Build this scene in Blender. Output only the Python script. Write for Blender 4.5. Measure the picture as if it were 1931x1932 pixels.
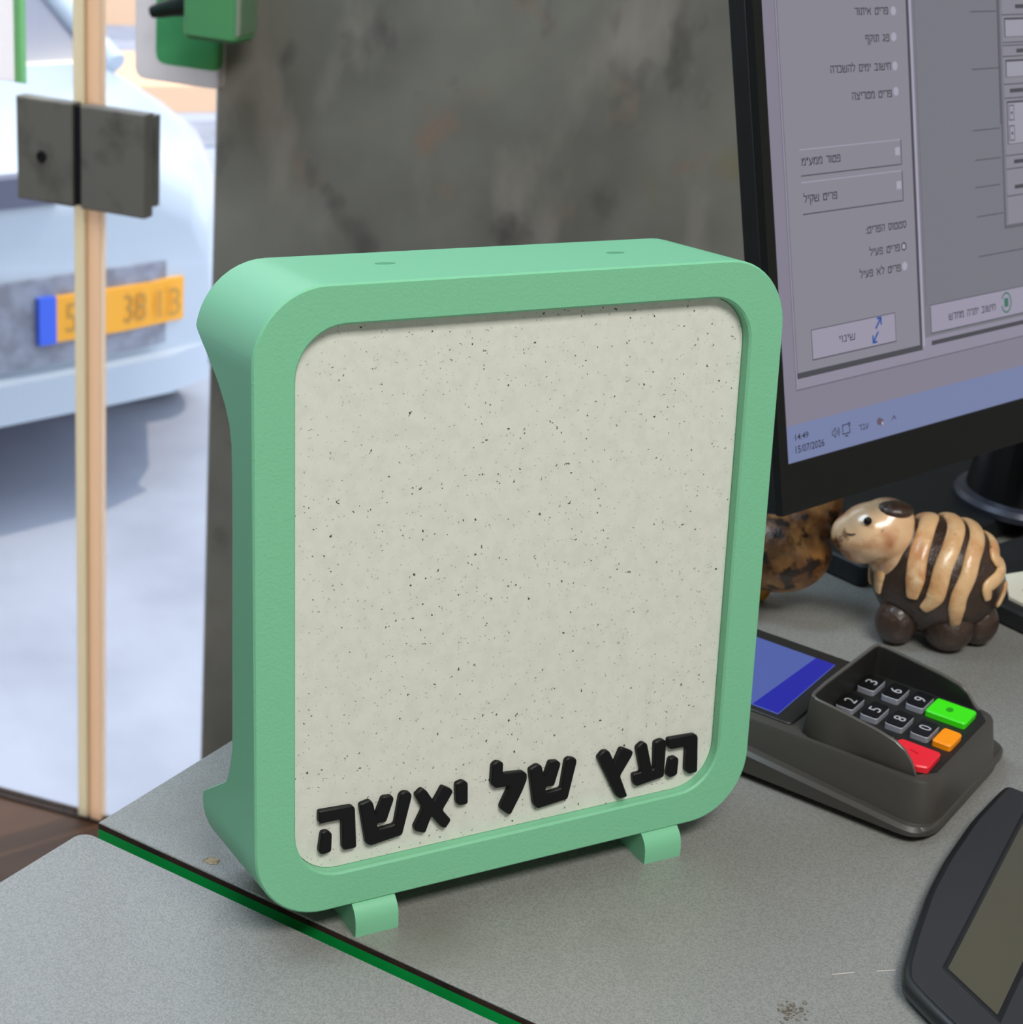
import bpy, bmesh, math, random
import numpy as np
from mathutils import Vector, Matrix
from mathutils.geometry import tessellate_polygon

for o in list(bpy.data.objects):
    bpy.data.objects.remove(o, do_unlink=True)
SC = bpy.context.scene
COL = SC.collection
PI = math.pi
random.seed(4)

# ------------------------------------------------------------------ camera
cam_d = bpy.data.cameras.new('camera')
cam = bpy.data.objects.new('camera', cam_d)
COL.objects.link(cam)
RC = np.array([[0.87016, -0.48487, 0.087873], [-0.116195, -0.375193, -0.919635], [0.478873, 0.79002, -0.382818]])
u_, s_, vt_ = np.linalg.svd(RC)
RC = u_ @ vt_
M3 = Matrix(((RC[0][0], -RC[1][0], -RC[2][0]), (RC[0][1], -RC[1][1], -RC[2][1]), (RC[0][2], -RC[1][2], -RC[2][2])))
cam.matrix_world = Matrix.Translation((-0.2099, -0.4931, 0.4064)) @ M3.to_4x4()
cam_d.sensor_width = 36.0
cam_d.sensor_fit = 'HORIZONTAL'
cam_d.lens = 3336.8 / 1931 * 36.0
cam_d.clip_start = 0.01
cam_d.clip_end = 200
cam_d.dof.use_dof = True
cam_d.dof.focus_distance = 0.64
cam_d.dof.aperture_fstop = 25
SC.camera = cam

# ------------------------------------------------------------------ world, sun, lamps, exposure
w = bpy.data.worlds.new('sky')
SC.world = w
w.use_nodes = True
bg = w.node_tree.nodes['Background']
bg.inputs[0].default_value = (0.74, 0.84, 1.0, 1)
bg.inputs[1].default_value = 3.1

def lamp(name, kind, loc, energy, color, rot=None, target=None, size=None, size_y=None):
    l = bpy.data.lights.new(name, kind)
    l.energy = energy
    l.color = color
    if kind == 'AREA':
        l.shape = 'RECTANGLE'
        l.size = size
        l.size_y = size_y or size
    o = bpy.data.objects.new(name, l)
    COL.objects.link(o)
    o.location = loc
    if target is not None:
        o.rotation_euler = (Vector(target) - Vector(loc)).to_track_quat('-Z', 'Y').to_euler()
    return o

sun = lamp('sun', 'SUN', (7, 5.6, 11), 2.0, (1.0, 0.86, 0.68), target=(0.6, 4.6, 0))
sun.data.angle = 0.02
lamp('ceiling_lamp_and_fill', 'AREA', (0.02, -1.15, 1.70), 44, (1.0, 0.98, 0.94), target=(0.02, -1.10, 0), size=1.1, size_y=0.6)
lamp('ceiling_lamp_and_fill', 'AREA', (-0.60, 0.55, 1.70), 22, (0.66, 0.84, 1.0), target=(-0.60, 0.57, 0), size=1.0, size_y=0.5)  # added cool fill, stands in for daylight on the sign's top and counter

SC.view_settings.view_transform = 'Standard'
SC.view_settings.look = 'None'
SC.view_settings.gamma = 1.0
SC.view_settings.use_curve_mapping = False
SC.view_settings.exposure = 0.0
SC.cycles.use_denoising = True
SC.cycles.max_bounces = 8
SC.cycles.transparent_max_bounces = 12

# ------------------------------------------------------------------ helpers
def lin(c):
    return tuple(((v / 255) / 12.92 if v / 255 <= 0.04045 else ((v / 255 + 0.055) / 1.055) ** 2.4) for v in c) + (1.0,)

def mat(name, rgb, rough=0.5, metal=0.0, spec=0.5, bump=None, noise=None, emit=None, coat=0.0, coords='Object'):
    """rgb sRGB 0..255.  bump=(scale,strength,distance,stretch)  noise=(rgb2, scale, lo, hi, stretch)"""
    m = bpy.data.materials.new(name)
    m.use_nodes = True
    nt = m.node_tree
    b = nt.nodes['Principled BSDF']
    b.inputs['Base Color'].default_value = lin(rgb)
    b.inputs['Roughness'].default_value = rough
    b.inputs['Metallic'].default_value = metal
    b.inputs['Specular IOR Level'].default_value = spec
    b.inputs['Coat Weight'].default_value = coat
    b.inputs['Coat Roughness'].default_value = 0.15
    tc = nt.nodes.new('ShaderNodeTexCoord')
    def tex(scale, stretch, detail=4.0):
        mp = nt.nodes.new('ShaderNodeMapping')
        nt.links.new(tc.outputs[coords], mp.inputs[0])
        if stretch:
            if len(stretch) > 3:      # stretched along a direction: (along, across, up, angle)
                mp.vector_type = 'TEXTURE'
                mp.inputs['Rotation'].default_value[2] = stretch[3]
                mp.inputs['Scale'].default_value = [1 / q for q in stretch[:3]]
            else:
                mp.inputs['Scale'].default_value = stretch[:3]
        n = nt.nodes.new('ShaderNodeTexNoise')
        n.inputs['Scale'].default_value = scale
        n.inputs['Detail'].default_value = detail
        nt.links.new(mp.outputs[0], n.inputs['Vector'])
        return n
    cur = None
    for ns in ([noise] if noise and not isinstance(noise, list) else noise or []):
        rgb2, scale, lo, hi, stretch = ns
        n = tex(scale, stretch)
        r = nt.nodes.new('ShaderNodeValToRGB')
        r.color_ramp.elements[0].position = lo
        r.color_ramp.elements[1].position = hi
        r.color_ramp.elements[0].color = (0, 0, 0, 1)
        r.color_ramp.elements[1].color = (1, 1, 1, 1)
        nt.links.new(n.outputs['Fac'], r.inputs[0])
        mx = nt.nodes.new('ShaderNodeMix')
        mx.data_type = 'RGBA'
        nt.links.new(r.outputs[0], mx.inputs[0])
        if cur is None:
            mx.inputs[6].default_value = lin(rgb)
        else:
            nt.links.new(cur, mx.inputs[6])
        mx.inputs[7].default_value = lin(rgb2)
        cur = mx.outputs[2]
    if cur is not None:
        nt.links.new(cur, b.inputs['Base Color'])
    if bump:
        prev = None
        for bp in (bump if isinstance(bump, list) else [bump]):
            scale, strength, dist, stretch = bp
            n = tex(scale, stretch)
            bn = nt.nodes.new('ShaderNodeBump')
            bn.inputs['Strength'].default_value = strength
            bn.inputs['Distance'].default_value = dist
            nt.links.new(n.outputs['Fac'], bn.inputs['Height'])
            if prev:
                nt.links.new(prev.outputs[0], bn.inputs['Normal'])
            prev = bn
        nt.links.new(prev.outputs[0], b.inputs['Normal'])
    if emit:
        b.inputs['Emission Color'].default_value = lin(emit[0])
        b.inputs['Emission Strength'].default_value = emit[1]
    return m

class MB:
    def __init__(s):
        s.v = []
        s.f = []
    def add(s, vs, fs):
        k = len(s.v)
        s.v += [tuple(map(float, p)) for p in vs]
        s.f += [tuple(i + k for i in f) for f in fs]
        return s
    def frame_box(s, O, a, b, c, u0, u1, v0, v1, w0, w1):
        O, a, b, c = (np.array(x, float) for x in (O, a, b, c))
        P = [O + a * u + b * v + c * w for w in (w0, w1) for v in (v0, v1) for u in (u0, u1)]
        return s.add(P, [(0, 2, 3, 1), (4, 5, 7, 6), (0, 1, 5, 4), (2, 6, 7, 3), (0, 4, 6, 2), (1, 3, 7, 5)])
    def box(s, x0, x1, y0, y1, z0, z1):
        return s.frame_box((0, 0, 0), (1, 0, 0), (0, 1, 0), (0, 0, 1), x0, x1, y0, y1, z0, z1)
    def rings(s, rings, cap=True, closed=True):
        n = len(rings[0])
        vs = [p for r in rings for p in r]
        fs = []
        for i in range(len(rings) - 1):
            for j in range(n if closed else n - 1):
                k = (j + 1) % n
                fs.append((i * n + j, i * n + k, (i + 1) * n + k, (i + 1) * n + j))
        if cap:
            for base, ring in ((0, rings[0]), ((len(rings) - 1) * n, rings[-1])):
                tri = tessellate_polygon([[Vector(p) for p in ring]])
                fs += [tuple(base + t for t in tr) for tr in tri]
        return s.add(vs, fs)
    def sphere(s, C, rad, axes=((1, 0, 0), (0, 1, 0), (0, 0, 1)), n=28, m=18):
        C = np.array(C, float)
        A = [np.array(a, float) for a in axes]
        vs = [C + A[2] * rad[2]]
        for i in range(1, m):
            t = PI * i / m
            for j in range(n):
                p = 2 * PI * j / n
                vs.append(C + A[0] * rad[0] * math.sin(t) * math.cos(p) + A[1] * rad[1] * math.sin(t) * math.sin(p) + A[2] * rad[2] * math.cos(t))
        vs.append(C - A[2] * rad[2])
        fs = []
        for j in range(n):
            k = (j + 1) % n
            fs.append((0, 1 + j, 1 + k))
            for i in range(m - 2):
                fs.append((1 + i * n + j, 1 + (i + 1) * n + j, 1 + (i + 1) * n + k, 1 + i * n + k))
            b = 1 + (m - 2) * n
            fs.append((b + j, b + n, b + k))
        return s.add(vs, fs)
    def tube(s, pts, radii, n=14, flat=None):
        """round tube through pts; flat = list of (normal, factor) squeezing the section along a normal"""
        P = [np.array(p, float) for p in pts]
        rings = []
        ref = None
        for i, p in enumerate(P):
            t = P[min(i + 1, len(P) - 1)] - P[max(i - 1, 0)]
            t = t / np.linalg.norm(t)
            if flat is not None:
                a = np.array(flat[i][0], float)
                a = a - t * (a @ t)
            else:
                a = ref if ref is not None else (np.array([0, 0, 1.]) if abs(t[2]) < .9 else np.array([1., 0, 0]))
                a = a - t * (a @ t)
            a = a / np.linalg.norm(a)
            ref = a
            b = np.cross(t, a)
            fl = flat[i][1] if flat is not None else 1
            rings.append([p + radii[i] * (a * math.cos(q) * fl + b * math.sin(q)) for q in np.linspace(0, 2 * PI, n, endpoint=False)])
        return s.rings(rings)
    def lathe(s, C, prof, n=40, axis=(0, 0, 1)):
        ax = np.array(axis, float)
        ax /= np.linalg.norm(ax)
        a = np.cross(ax, [0, 1, 0] if abs(ax[1]) < .9 else [1, 0, 0])
        a /= np.linalg.norm(a)
        b = np.cross(ax, a)
        C = np.array(C, float)
        return s.rings([[C + ax * z + r * (a * math.cos(q) + b * math.sin(q)) for q in np.linspace(0, 2 * PI, n, endpoint=False)] for r, z in prof])
    def prism(s, O, a, b, c, poly, w0, w1, ch=0.0):
        """2D polygon (u,v) in frame a,b extruded along c from w0 to w1, chamfer ch on both rims"""
        O, a, b, c = (np.array(x, float) for x in (O, a, b, c))
        P = lambda pl, w_: [O + a * u + b * v + c * w_ for u, v in pl]
        if ch:
            q = offset(poly, -ch)
            sg = 1 if w1 > w0 else -1
            return s.rings([P(q, w0), P(poly, w0 + sg * ch), P(poly, w1 - sg * ch), P(q, w1)])
        return s.rings([P(poly, w0), P(poly, w1)])
    def build(s, name, m, parent=None, smooth=35, root=None):
        me = bpy.data.meshes.new(name)
        off = np.array((0, 0, 0.0))
        p = parent
        while p is not None:
            off = off + np.array(p.location)
            p = p.parent
        me.from_pydata([tuple(np.array(v) - off) for v in s.v], [], s.f)
        bm = bmesh.new()
        bm.from_mesh(me)
        bmesh.ops.recalc_face_normals(bm, faces=bm.faces)
        bm.to_mesh(me)
        bm.free()
        me.materials.append(m)
        if smooth:
            for f in me.polygons:
                f.use_smooth = True
            me.set_sharp_from_angle(angle=math.radians(smooth))
        o = bpy.data.objects.new(name, me)
        COL.objects.link(o)
        if parent is not None:
            o.parent = parent
        return o

def area2(p):
    return sum(p[i][0] * p[(i + 1) % len(p)][1] - p[(i + 1) % len(p)][0] * p[i][1] for i in range(len(p)))

def offset(poly, d):
    """move outline outwards by d (negative: inwards)"""
    sg = 1 if area2(poly) > 0 else -1
    n = len(poly)
    out = []
    for i in range(n):
        p0, p1, p2 = (np.array(poly[(i + k) % n], float) for k in (-1, 0, 1))
        e1 = p1 - p0
        e2 = p2 - p1
        e1 /= np.linalg.norm(e1)
        e2 /= np.linalg.norm(e2)
        n1 = np.array([e1[1], -e1[0]]) * sg
        n2 = np.array([e2[1], -e2[0]]) * sg
        k = n1 + n2
        k = k / max(k @ n1, 0.35)
        out.append(tuple(p1 + k * d))
    return out

def fillet(poly, r, n=3):
    out = []
    N = len(poly)
    for i in range(N):
        p0, p1, p2 = (np.array(poly[(i + k) % N], float) for k in (-1, 0, 1))
        a = p0 - p1
        b = p2 - p1
        la, lb = np.linalg.norm(a), np.linalg.norm(b)
        t = min(r, la * .45, lb * .45)
        A = p1 + a / la * t
        B = p1 + b / lb * t
        for k in range(n + 1):
            q = k / n
            out.append(tuple((1 - q) ** 2 * A + 2 * q * (1 - q) * p1 + q * q * B))
    return out

def rrect(x0, x1, y0, y1, r, n=8):
    out = []
    for cx, cy, a0 in ((x1 - r, y1 - r, 0), (x0 + r, y1 - r, 90), (x0 + r, y0 + r, 180), (x1 - r, y0 + r, 270)):
        for k in range(n + 1):
            t = math.radians(a0 + 90 * k / n)
            out.append((cx + r * math.cos(t), cy + r * math.sin(t)))
    return out

def tag(o, label, cat, group=None):
    o['label'] = label
    o['category'] = cat
    if group:
        o['group'] = group
    return o

def thing(name, loc, label, cat, group=None):
    o = bpy.data.objects.new(name, None)
    o.empty_display_size = 0.02
    COL.objects.link(o)
    o.location = loc
    return tag(o, label, cat, group)

def struct(o):
    o['kind'] = 'structure'
    return o

def text_mesh(body, size=1.0, bold=0.0):
    cu = bpy.data.curves.new('txt', 'FONT')
    cu.body = body
    cu.size = size
    cu.resolution_u = 4
    cu.extrude = 0.0
    cu.offset = bold
    o = bpy.data.objects.new('txt', cu)
    COL.objects.link(o)
    bpy.context.view_layer.update()
    dg = bpy.context.evaluated_depsgraph_get()
    me = bpy.data.meshes.new_from_object(o.evaluated_get(dg))
    vs = np.array([tuple(v.co) for v in me.vertices]) if len(me.vertices) else np.zeros((0, 3))
    fs = [tuple(p.vertices) for p in me.polygons]
    bpy.data.objects.remove(o)
    bpy.data.curves.remove(cu)
    bpy.data.meshes.remove(me)
    return vs, fs

def put_text(body, O, a, b, cu, cv, wd, ht, name, m, parent, lift=0.0, cn=None, bold=0.0):
    """writing fitted to a wd x ht field centred at (cu,cv) of the plane O,a,b"""
    vs, fs = text_mesh(body, 1.0, bold)
    O, a, b = (np.array(x, float) for x in (O, a, b))
    c = np.cross(a, b) if cn is None else np.array(cn, float)
    lo, hi = vs.min(0), vs.max(0)
    mb = MB()
    mb.add([O + a * (cu + ((v[0] - lo[0]) / (hi[0] - lo[0]) - .5) * wd) + b * (cv + ((v[1] - lo[1]) / (hi[1] - lo[1]) - .5) * ht) + c * lift for v in vs], fs)
    return mb.build(name, m, parent, smooth=0)

def bool_cut(o, cutter_mb):
    c = cutter_mb.build('cut', o.data.materials[0], None, smooth=0)
    c.location = (0, 0, 0)
    md = o.modifiers.new('b', 'BOOLEAN')
    md.object = c
    md.operation = 'DIFFERENCE'
    md.solver = 'EXACT'
    bpy.context.view_layer.update()
    dg = bpy.context.evaluated_depsgraph_get()
    me = bpy.data.meshes.new_from_object(o.evaluated_get(dg))
    o.modifiers.clear()
    o.data = me
    for f in me.polygons:
        f.use_smooth = True
    me.set_sharp_from_angle(angle=math.radians(35))
    cm = c.data
    bpy.data.objects.remove(c)
    bpy.data.meshes.remove(cm)

def remesh(o, vox, smooth_it=6):
    md = o.modifiers.new('r', 'REMESH')
    md.mode = 'VOXEL'
    md.voxel_size = vox
    sm = o.modifiers.new('s', 'SMOOTH')
    sm.iterations = smooth_it
    sm.factor = 0.6
    bpy.context.view_layer.update()
    dg = bpy.context.evaluated_depsgraph_get()
    me = bpy.data.meshes.new_from_object(o.evaluated_get(dg))
    o.modifiers.clear()
    o.data = me
    for f in me.polygons:
        f.use_smooth = True

X, Y, Zv = np.eye(3)
FLOOR_Z = -0.845
CEIL_Z = 1.75

# ------------------------------------------------------------------ materials
SEAM = np.array([0.5006, -0.8657, 0])          # direction of the joint between the two counter slabs
EDGE = np.array([0.8657, 0.5006, 0])           # direction of the counter's outer edge
ANG = math.atan2(SEAM[1], SEAM[0])
m_wall = mat('dark_concrete', (147, 146, 137), 0.46, spec=.7, bump=(14, .25, .004, None),
             noise=[((121, 120, 113), 4.2, .40, .62, None), ((164, 158, 150), 8.5, .52, .72, (1.4, 1.4, .6)), ((150, 132, 118), 14, .60, .74, None), ((138, 132, 92), 5.1, .66, .78, None), ((96, 93, 90), 17, .60, .76, (1, 1, .7))])
m_plain = mat('painted_plaster', (206, 203, 196), 0.85, bump=(40, .1, .002, None))
m_plain_dim = mat('dim_wall_grey', (120, 118, 114), 0.85)
m_ceil = mat('ceiling_white', (226, 225, 220), 0.9)
m_floor = mat('brown_floor', (82, 52, 30), 0.6, noise=((70, 44, 26), 6, .4, .7, (1, 6, 1)))
m_ctr_far = mat('grey_laminate', (139, 139, 135), 0.27, spec=1.0, coat=.25,
                bump=[(420, .30, .0003, (1, 7, 1, ANG)), (1500, .5, .0004, None)],
                noise=[((122, 122, 118), 1300, .42, .60, None), ((146, 145, 138), 420, .56, .70, (1, 9, 1, ANG)), ((116, 110, 104), 9, .6, .85, None)])
m_ctr_near = mat('grey_laminate_cross', (138, 137, 135), 0.27, spec=1.0, coat=.25,
                 bump=[(420, .30, .0003, (8, 1, 1, ANG + .3)), (1500, .55, .0004, None)],
                 noise=[((122, 121, 119), 1300, .42, .60, None), ((150, 149, 144), 420, .56, .70, (9, 1, 1, ANG + .3)), ((116, 111, 106), 9, .62, .85, None)])
m_core = mat('brown_board_edge', (62, 42, 34), 0.7, noise=((30, 22, 20), 90, .4, .7, None))
m_band = mat('green_edge_band', (6, 176, 80), 0.45, noise=((4, 150, 66), 30, .4, .7, None))
m_chip = mat('bare_chipboard', (172, 150, 122), 0.9, noise=((110, 84, 60), 500, .45, .6, None))
m_stain = mat('dark_stain', (84, 76, 64), 0.8, noise=((118, 114, 106), 900, .45, .55, None))
m_scratch = mat('pale_scratch', (196, 182, 174), 0.6)
m_green = mat('mint_plastic', (121, 191, 151), 0.42, spec=.42)
m_green_tex = mat('mint_plastic_textured', (121, 191, 151), 0.5, spec=.4, bump=[(800, .38, .0005, None), (1700, .2, .0003, None)])
m_hole_shade = mat('mint_hole_shade', (84, 150, 116), 0.6)  # darker green holds the shade inside the slots
m_panel = mat('speckled_white_plastic', (213, 215, 205), 0.55, spec=.35, bump=(700, .18, .0004, None),
              noise=[((207, 209, 199), 190, .4, .65, None), ((150, 150, 145), 900, .66, .72, None), ((70, 70, 68), 620, .68, .705, None)])
m_letter = mat('black_plastic', (8, 10, 11), 0.5, spec=.3, bump=(600, .2, .0003, None))
m_blk = mat('black_bezel', (15, 17, 16), 0.55, spec=.3, bump=(900, .12, .0002, None))
m_blk_gloss = mat('glossy_black', (12, 13, 15), 0.22)
m_blk_side = mat('black_housing', (18, 20, 22), 0.45)
m_slab = mat('black_rubber_tray', (20, 22, 24), 0.6, bump=(300, .2, .0004, None), noise=((28, 30, 33), 40, .5, .7, None))
m_term = mat('charcoal_plastic', (64, 62, 58), 0.36, bump=(1200, .12, .0002, None))
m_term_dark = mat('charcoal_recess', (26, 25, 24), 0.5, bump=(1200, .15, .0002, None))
m_term_glint = mat('charcoal_rim_glint', (84, 83, 80), 0.28)  # lighter grey painted as the highlight along the shield's top
m_hand = mat('black_matt_case', (42, 42, 45), 0.55, bump=(1500, .1, .0002, None))
m_hand_edge = mat('black_case_rim', (24, 26, 30), 0.32)
m_hand_win = mat('dim_grey_window', (76, 73, 61), 0.3, noise=((78, 76, 66), 20, .4, .7, None))
m_key_top = mat('key_black', (14, 15, 16), 0.3)
m_key_side = mat('key_grey', (138, 140, 150), 0.45)
m_digit = mat('digit_white', (176, 176, 180), 0.5)
m_kgreen = mat('key_green', (60, 226, 10), 0.4)
m_korange = mat('key_orange', (255, 150, 0), 0.4)
m_kred = mat('key_red', (236, 34, 52), 0.4)
m_kgreen_mark = mat('key_green_mark', (30, 150, 6), 0.5)
m_kred_mark = mat('key_red_mark', (190, 22, 38), 0.5)
def emis(name, rgb, k=1.0):
    m = mat(name, (8, 8, 9), 0.35, emit=(rgb, k), spec=.25)
    return m
m_tscreen = emis('pin_screen_blue', (88, 106, 182), .8)
m_tscreen_bar = emis('pin_screen_bar', (38, 42, 176), .8)
m_scr = emis('screen_grey', (128, 124, 140))
m_scr_win = emis('screen_window', (140, 135, 152))
m_scr_panel = emis('screen_panel', (132, 131, 142))
m_scr_side = emis('screen_side_panel', (116, 116, 126))
m_scr_field = emis('screen_field', (150, 149, 162))
m_scr_btn = emis('screen_button', (150, 146, 164))
m_scr_light = emis('screen_light_line', (158, 153, 172))
m_scr_dark = emis('screen_dark_line', (70, 70, 78))
m_scr_mid = emis('screen_mid_line', (96, 95, 104))
m_scr_text = emis('screen_text', (36, 36, 44))
m_scr_bar = emis('screen_taskbar', (116, 126, 164))
m_scr_blue = emis('screen_blue_icon', (36, 78, 150))
m_scr_green = emis('screen_green_icon', (58, 108, 92))
m_scr_radio = emis('screen_radio', (162, 160, 176))
m_scr_brown = emis('screen_cloud_icon', (96, 84, 96))
m_pale = mat('glazed_cream', (222, 182, 134), 0.36, coat=.35, bump=(130, .5, .002, None), noise=[((196, 138, 88), 60, .46, .68, None), ((226, 196, 156), 100, .55, .75, None), ((120, 84, 56), 160, .68, .74, None)])
m_head = mat('glazed_head', (226, 186, 144), 0.25, coat=.6, bump=(150, .25, .0012, None), noise=[((176, 112, 68), 42, .46, .62, None), ((104, 66, 42), 75, .60, .68, None)])
m_brown = mat('glazed_brown', (60, 42, 32), 0.42, coat=.25, bump=(150, .6, .003, None), noise=((46, 32, 25), 80, .4, .7, None))
m_mottle = mat('glazed_mottled', (172, 120, 64), 0.45, coat=.2, bump=(120, .5, .003, None), noise=[((110, 68, 34), 60, .40, .58, None), ((40, 26, 18), 110, .52, .62, None)])
m_yellow = mat('glazed_yellow', (206, 150, 46), 0.4, noise=((160, 110, 40), 80, .5, .7, None))
m_card = mat('pale_card', (222, 222, 206), 0.6)
m_ink = mat('card_ink', (60, 62, 58), 0.7)
m_hinge = mat('bronze_hinge', (128, 124, 116), 0.5, bump=(60, .1, .001, None), noise=((96, 92, 86), 25, .5, .75, None))
m_hinge_d = mat('hinge_gap', (20, 20, 24), 0.5)
m_strip = mat('beige_edge', (246, 224, 200), 0.4)
m_strip2 = mat('beige_edge_pale', (244, 236, 214), 0.4)
m_strip_d = mat('edge_joint', (222, 200, 168), 0.5)
m_post_w = mat('poster_white', (246, 240, 238), 0.6)
m_post_g = mat('poster_green', (150, 220, 176), 0.6, noise=((180, 216, 130), 14, .5, .6, None))
m_post_line = mat('poster_green_line', (176, 218, 176), 0.6)
m_disp_g = mat('dispenser_green', (96, 172, 112), 0.45)
m_disp_d = mat('dispenser_black', (26, 44, 40), 0.35)
m_car = mat('white_car_paint', (182, 190, 202), 0.3, spec=.5, coat=.4)
m_car_dark = mat('car_grille_haze', (150, 152, 166), 0.6, noise=((128, 127, 138), 22, .42, .62, None))  # dark grille lifted to pale grey, haze painted into the colour
m_car_slot = mat('car_dark_trim', (96, 96, 116), 0.5)
m_car_glass = mat('car_glass', (108, 108, 124), 0.15)
m_plate = mat('plate_yellow', (250, 172, 40), 0.5)
m_plate_blue = mat('plate_blue', (60, 100, 225), 0.5)
m_plate_ink = mat('plate_ink', (196, 146, 60), 0.6)
m_tyre = mat('tyre', (40, 38, 40), 0.8)
m_ground = mat('pale_paving', (166, 169, 184), 0.85, bump=(20, .2, .01, None), noise=((150, 153, 168), 3, .4, .7, None))
m_out = mat('sunlit_render', (206, 196, 182), 0.85)
m_out2 = mat('peach_render', (232, 188, 152), 0.85)
m_out_dark = mat('outside_window', (120, 122, 140), 0.4)

def glass_mat():
    m = bpy.data.materials.new('clear_glass')
    m.use_nodes = True
    nt = m.node_tree
    nt.nodes.remove(nt.nodes['Principled BSDF'])
    t = nt.nodes.new('ShaderNodeBsdfTransparent')
    t.inputs[0].default_value = (.96, .98, .97, 1)
    g = nt.nodes.new('ShaderNodeBsdfGlossy')
    g.inputs['Roughness'].default_value = .02
    lw_ = nt.nodes.new('ShaderNodeLayerWeight')
    lw_.inputs[0].default_value = .5
    pw = nt.nodes.new('ShaderNodeMath'); pw.operation = 'POWER'; pw.inputs[1].default_value = 5
    nt.links.new(lw_.outputs['Facing'], pw.inputs[0])
    fr = nt.nodes.new('ShaderNodeMath'); fr.operation = 'MULTIPLY_ADD'; fr.inputs[1].default_value = .8; fr.inputs[2].default_value = .025
    nt.links.new(pw.outputs[0], fr.inputs[0])
    mx = nt.nodes.new('ShaderNodeMixShader')
    nt.links.new(fr.outputs[0], mx.inputs[0])
    nt.links.new(t.outputs[0], mx.inputs[1])
    nt.links.new(g.outputs[0], mx.inputs[2])
    nt.links.new(mx.outputs[0], nt.nodes['Material Output'].inputs[0])
    return m
m_glass = glass_mat()
for m_ in (m_strip, m_strip2, m_strip_d, m_post_w, m_post_g, m_post_line):
    nt_ = m_.node_tree
    tr_ = nt_.nodes.new('ShaderNodeBsdfTranslucent')
    tr_.inputs[0].default_value = nt_.nodes['Principled BSDF'].inputs['Base Color'].default_value
    mx_ = nt_.nodes.new('ShaderNodeMixShader')
    mx_.inputs[0].default_value = .85
    nt_.links.new(nt_.nodes['Principled BSDF'].outputs[0], mx_.inputs[1])
    nt_.links.new(tr_.outputs[0], mx_.inputs[2])
    nt_.links.new(mx_.outputs[0], nt_.nodes['Material Output'].inputs[0])

# ------------------------------------------------------------------ setting
G0 = np.array([0.452, 1.262, 0])                    # where the concrete wall meets the glass front
GD = np.array([-0.685, 0.73, 0]); GD /= np.linalg.norm(GD)
GN = np.array([0.72923, 0.68427, 0])               # outwards
WD = np.array([0.94, -0.34, 0]); WD /= np.linalg.norm(WD)
WN = np.array([-WD[1], WD[0], 0])
GLEN = 3.7
Lfar = G0 + GD * GLEN

mb = MB(); mb.prism((0, 0, 0), X, Y, Zv, [tuple(G0[:2]), tuple((G0 + WD * 1.7)[:2]), (2.05, -2.5), (-2.2, -2.5), tuple(Lfar[:2])], FLOOR_Z - .05, FLOOR_Z)
struct(mb.build('floor', m_floor, smooth=0))
mb = MB(); mb.prism((0, 0, 0), X, Y, Zv, [tuple(G0[:2]), tuple((G0 + WD * 1.7)[:2]), (2.05, -2.5), (-2.2, -2.5), tuple(Lfar[:2])], CEIL_Z, CEIL_Z + .05)
struct(mb.build('ceiling', m_ceil, smooth=0))
mb = MB(); mb.frame_box(G0, WD, WN, Zv, 0, 1.7, 0, .12, FLOOR_Z, CEIL_Z)
struct(mb.build('wall_back', m_wall, smooth=0))
mb = MB(); mb.box(2.05, 2.15, -2.5, .75, FLOOR_Z, CEIL_Z); struct(mb.build('wall_right', m_plain, smooth=0))
mb = MB(); mb.box(-2.3, -2.2, -2.5, 3.95, FLOOR_Z, CEIL_Z); struct(mb.build('added_wall_left', m_plain_dim, smooth=0))  # unseen wall, added and kept dark so the sign's left side stays dim
mb = MB(); mb.box(-2.3, 2.15, -2.6, -2.5, FLOOR_Z, CEIL_Z); struct(mb.build('wall_front', m_plain, smooth=0))

# glass door leaf and the fixed pane beside the wall
P_H = np.array([0.348, 1.373, 0])                   # hinge line on the glass plane
uH = float((P_H - G0) @ GD)
dr = bpy.data.objects.new('door_1', None); COL.objects.link(dr); dr.location = tuple(G0 + GD * (uH + .5) + Zv * FLOOR_Z); struct(dr)
mb = MB(); mb.frame_box(G0, GD, GN, Zv, uH + .016, uH + 1.0, .0, .010, FLOOR_Z + .003, CEIL_Z)
mb.build('pane', m_glass, dr, smooth=0)
mb = MB(); mb.frame_box(G0, GD, GN, Zv, uH + .004, uH + .016, -.001, .011, FLOOR_Z + .003, CEIL_Z)
mb.build('polished_edge', m_strip2, dr, smooth=0)
wn = bpy.data.objects.new('window_1', None); COL.objects.link(wn); wn.location = tuple(G0 + Zv * FLOOR_Z); struct(wn)
mb = MB(); mb.frame_box(G0, GD, GN, Zv, .001, uH - .016, .0, .010, FLOOR_Z + .003, CEIL_Z)
mb.build('pane', m_glass, wn, smooth=0)
mb = MB(); mb.frame_box(G0, GD, GN, Zv, uH - .016, uH - .001, -.001, .011, FLOOR_Z + .003, CEIL_Z)
mb.build('polished_edge', m_strip, wn, smooth=0)
mb = MB(); mb.frame_box(G0, GD, GN, Zv, uH - .001, uH + .004, .002, .009, FLOOR_Z + .003, CEIL_Z)
mb.build('edge_joint', m_strip_d, wn, smooth=0)
w2 = bpy.data.objects.new('window_2', None); COL.objects.link(w2); w2.location = tuple(G0 + GD * 1.2 + Zv * FLOOR_Z); struct(w2)
mb = MB(); mb.frame_box(G0, GD, GN, Zv, uH + 1.006, GLEN, .0, .010, FLOOR_Z + .003, CEIL_Z)
mb.build('pane', m_glass, w2, smooth=0)
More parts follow.
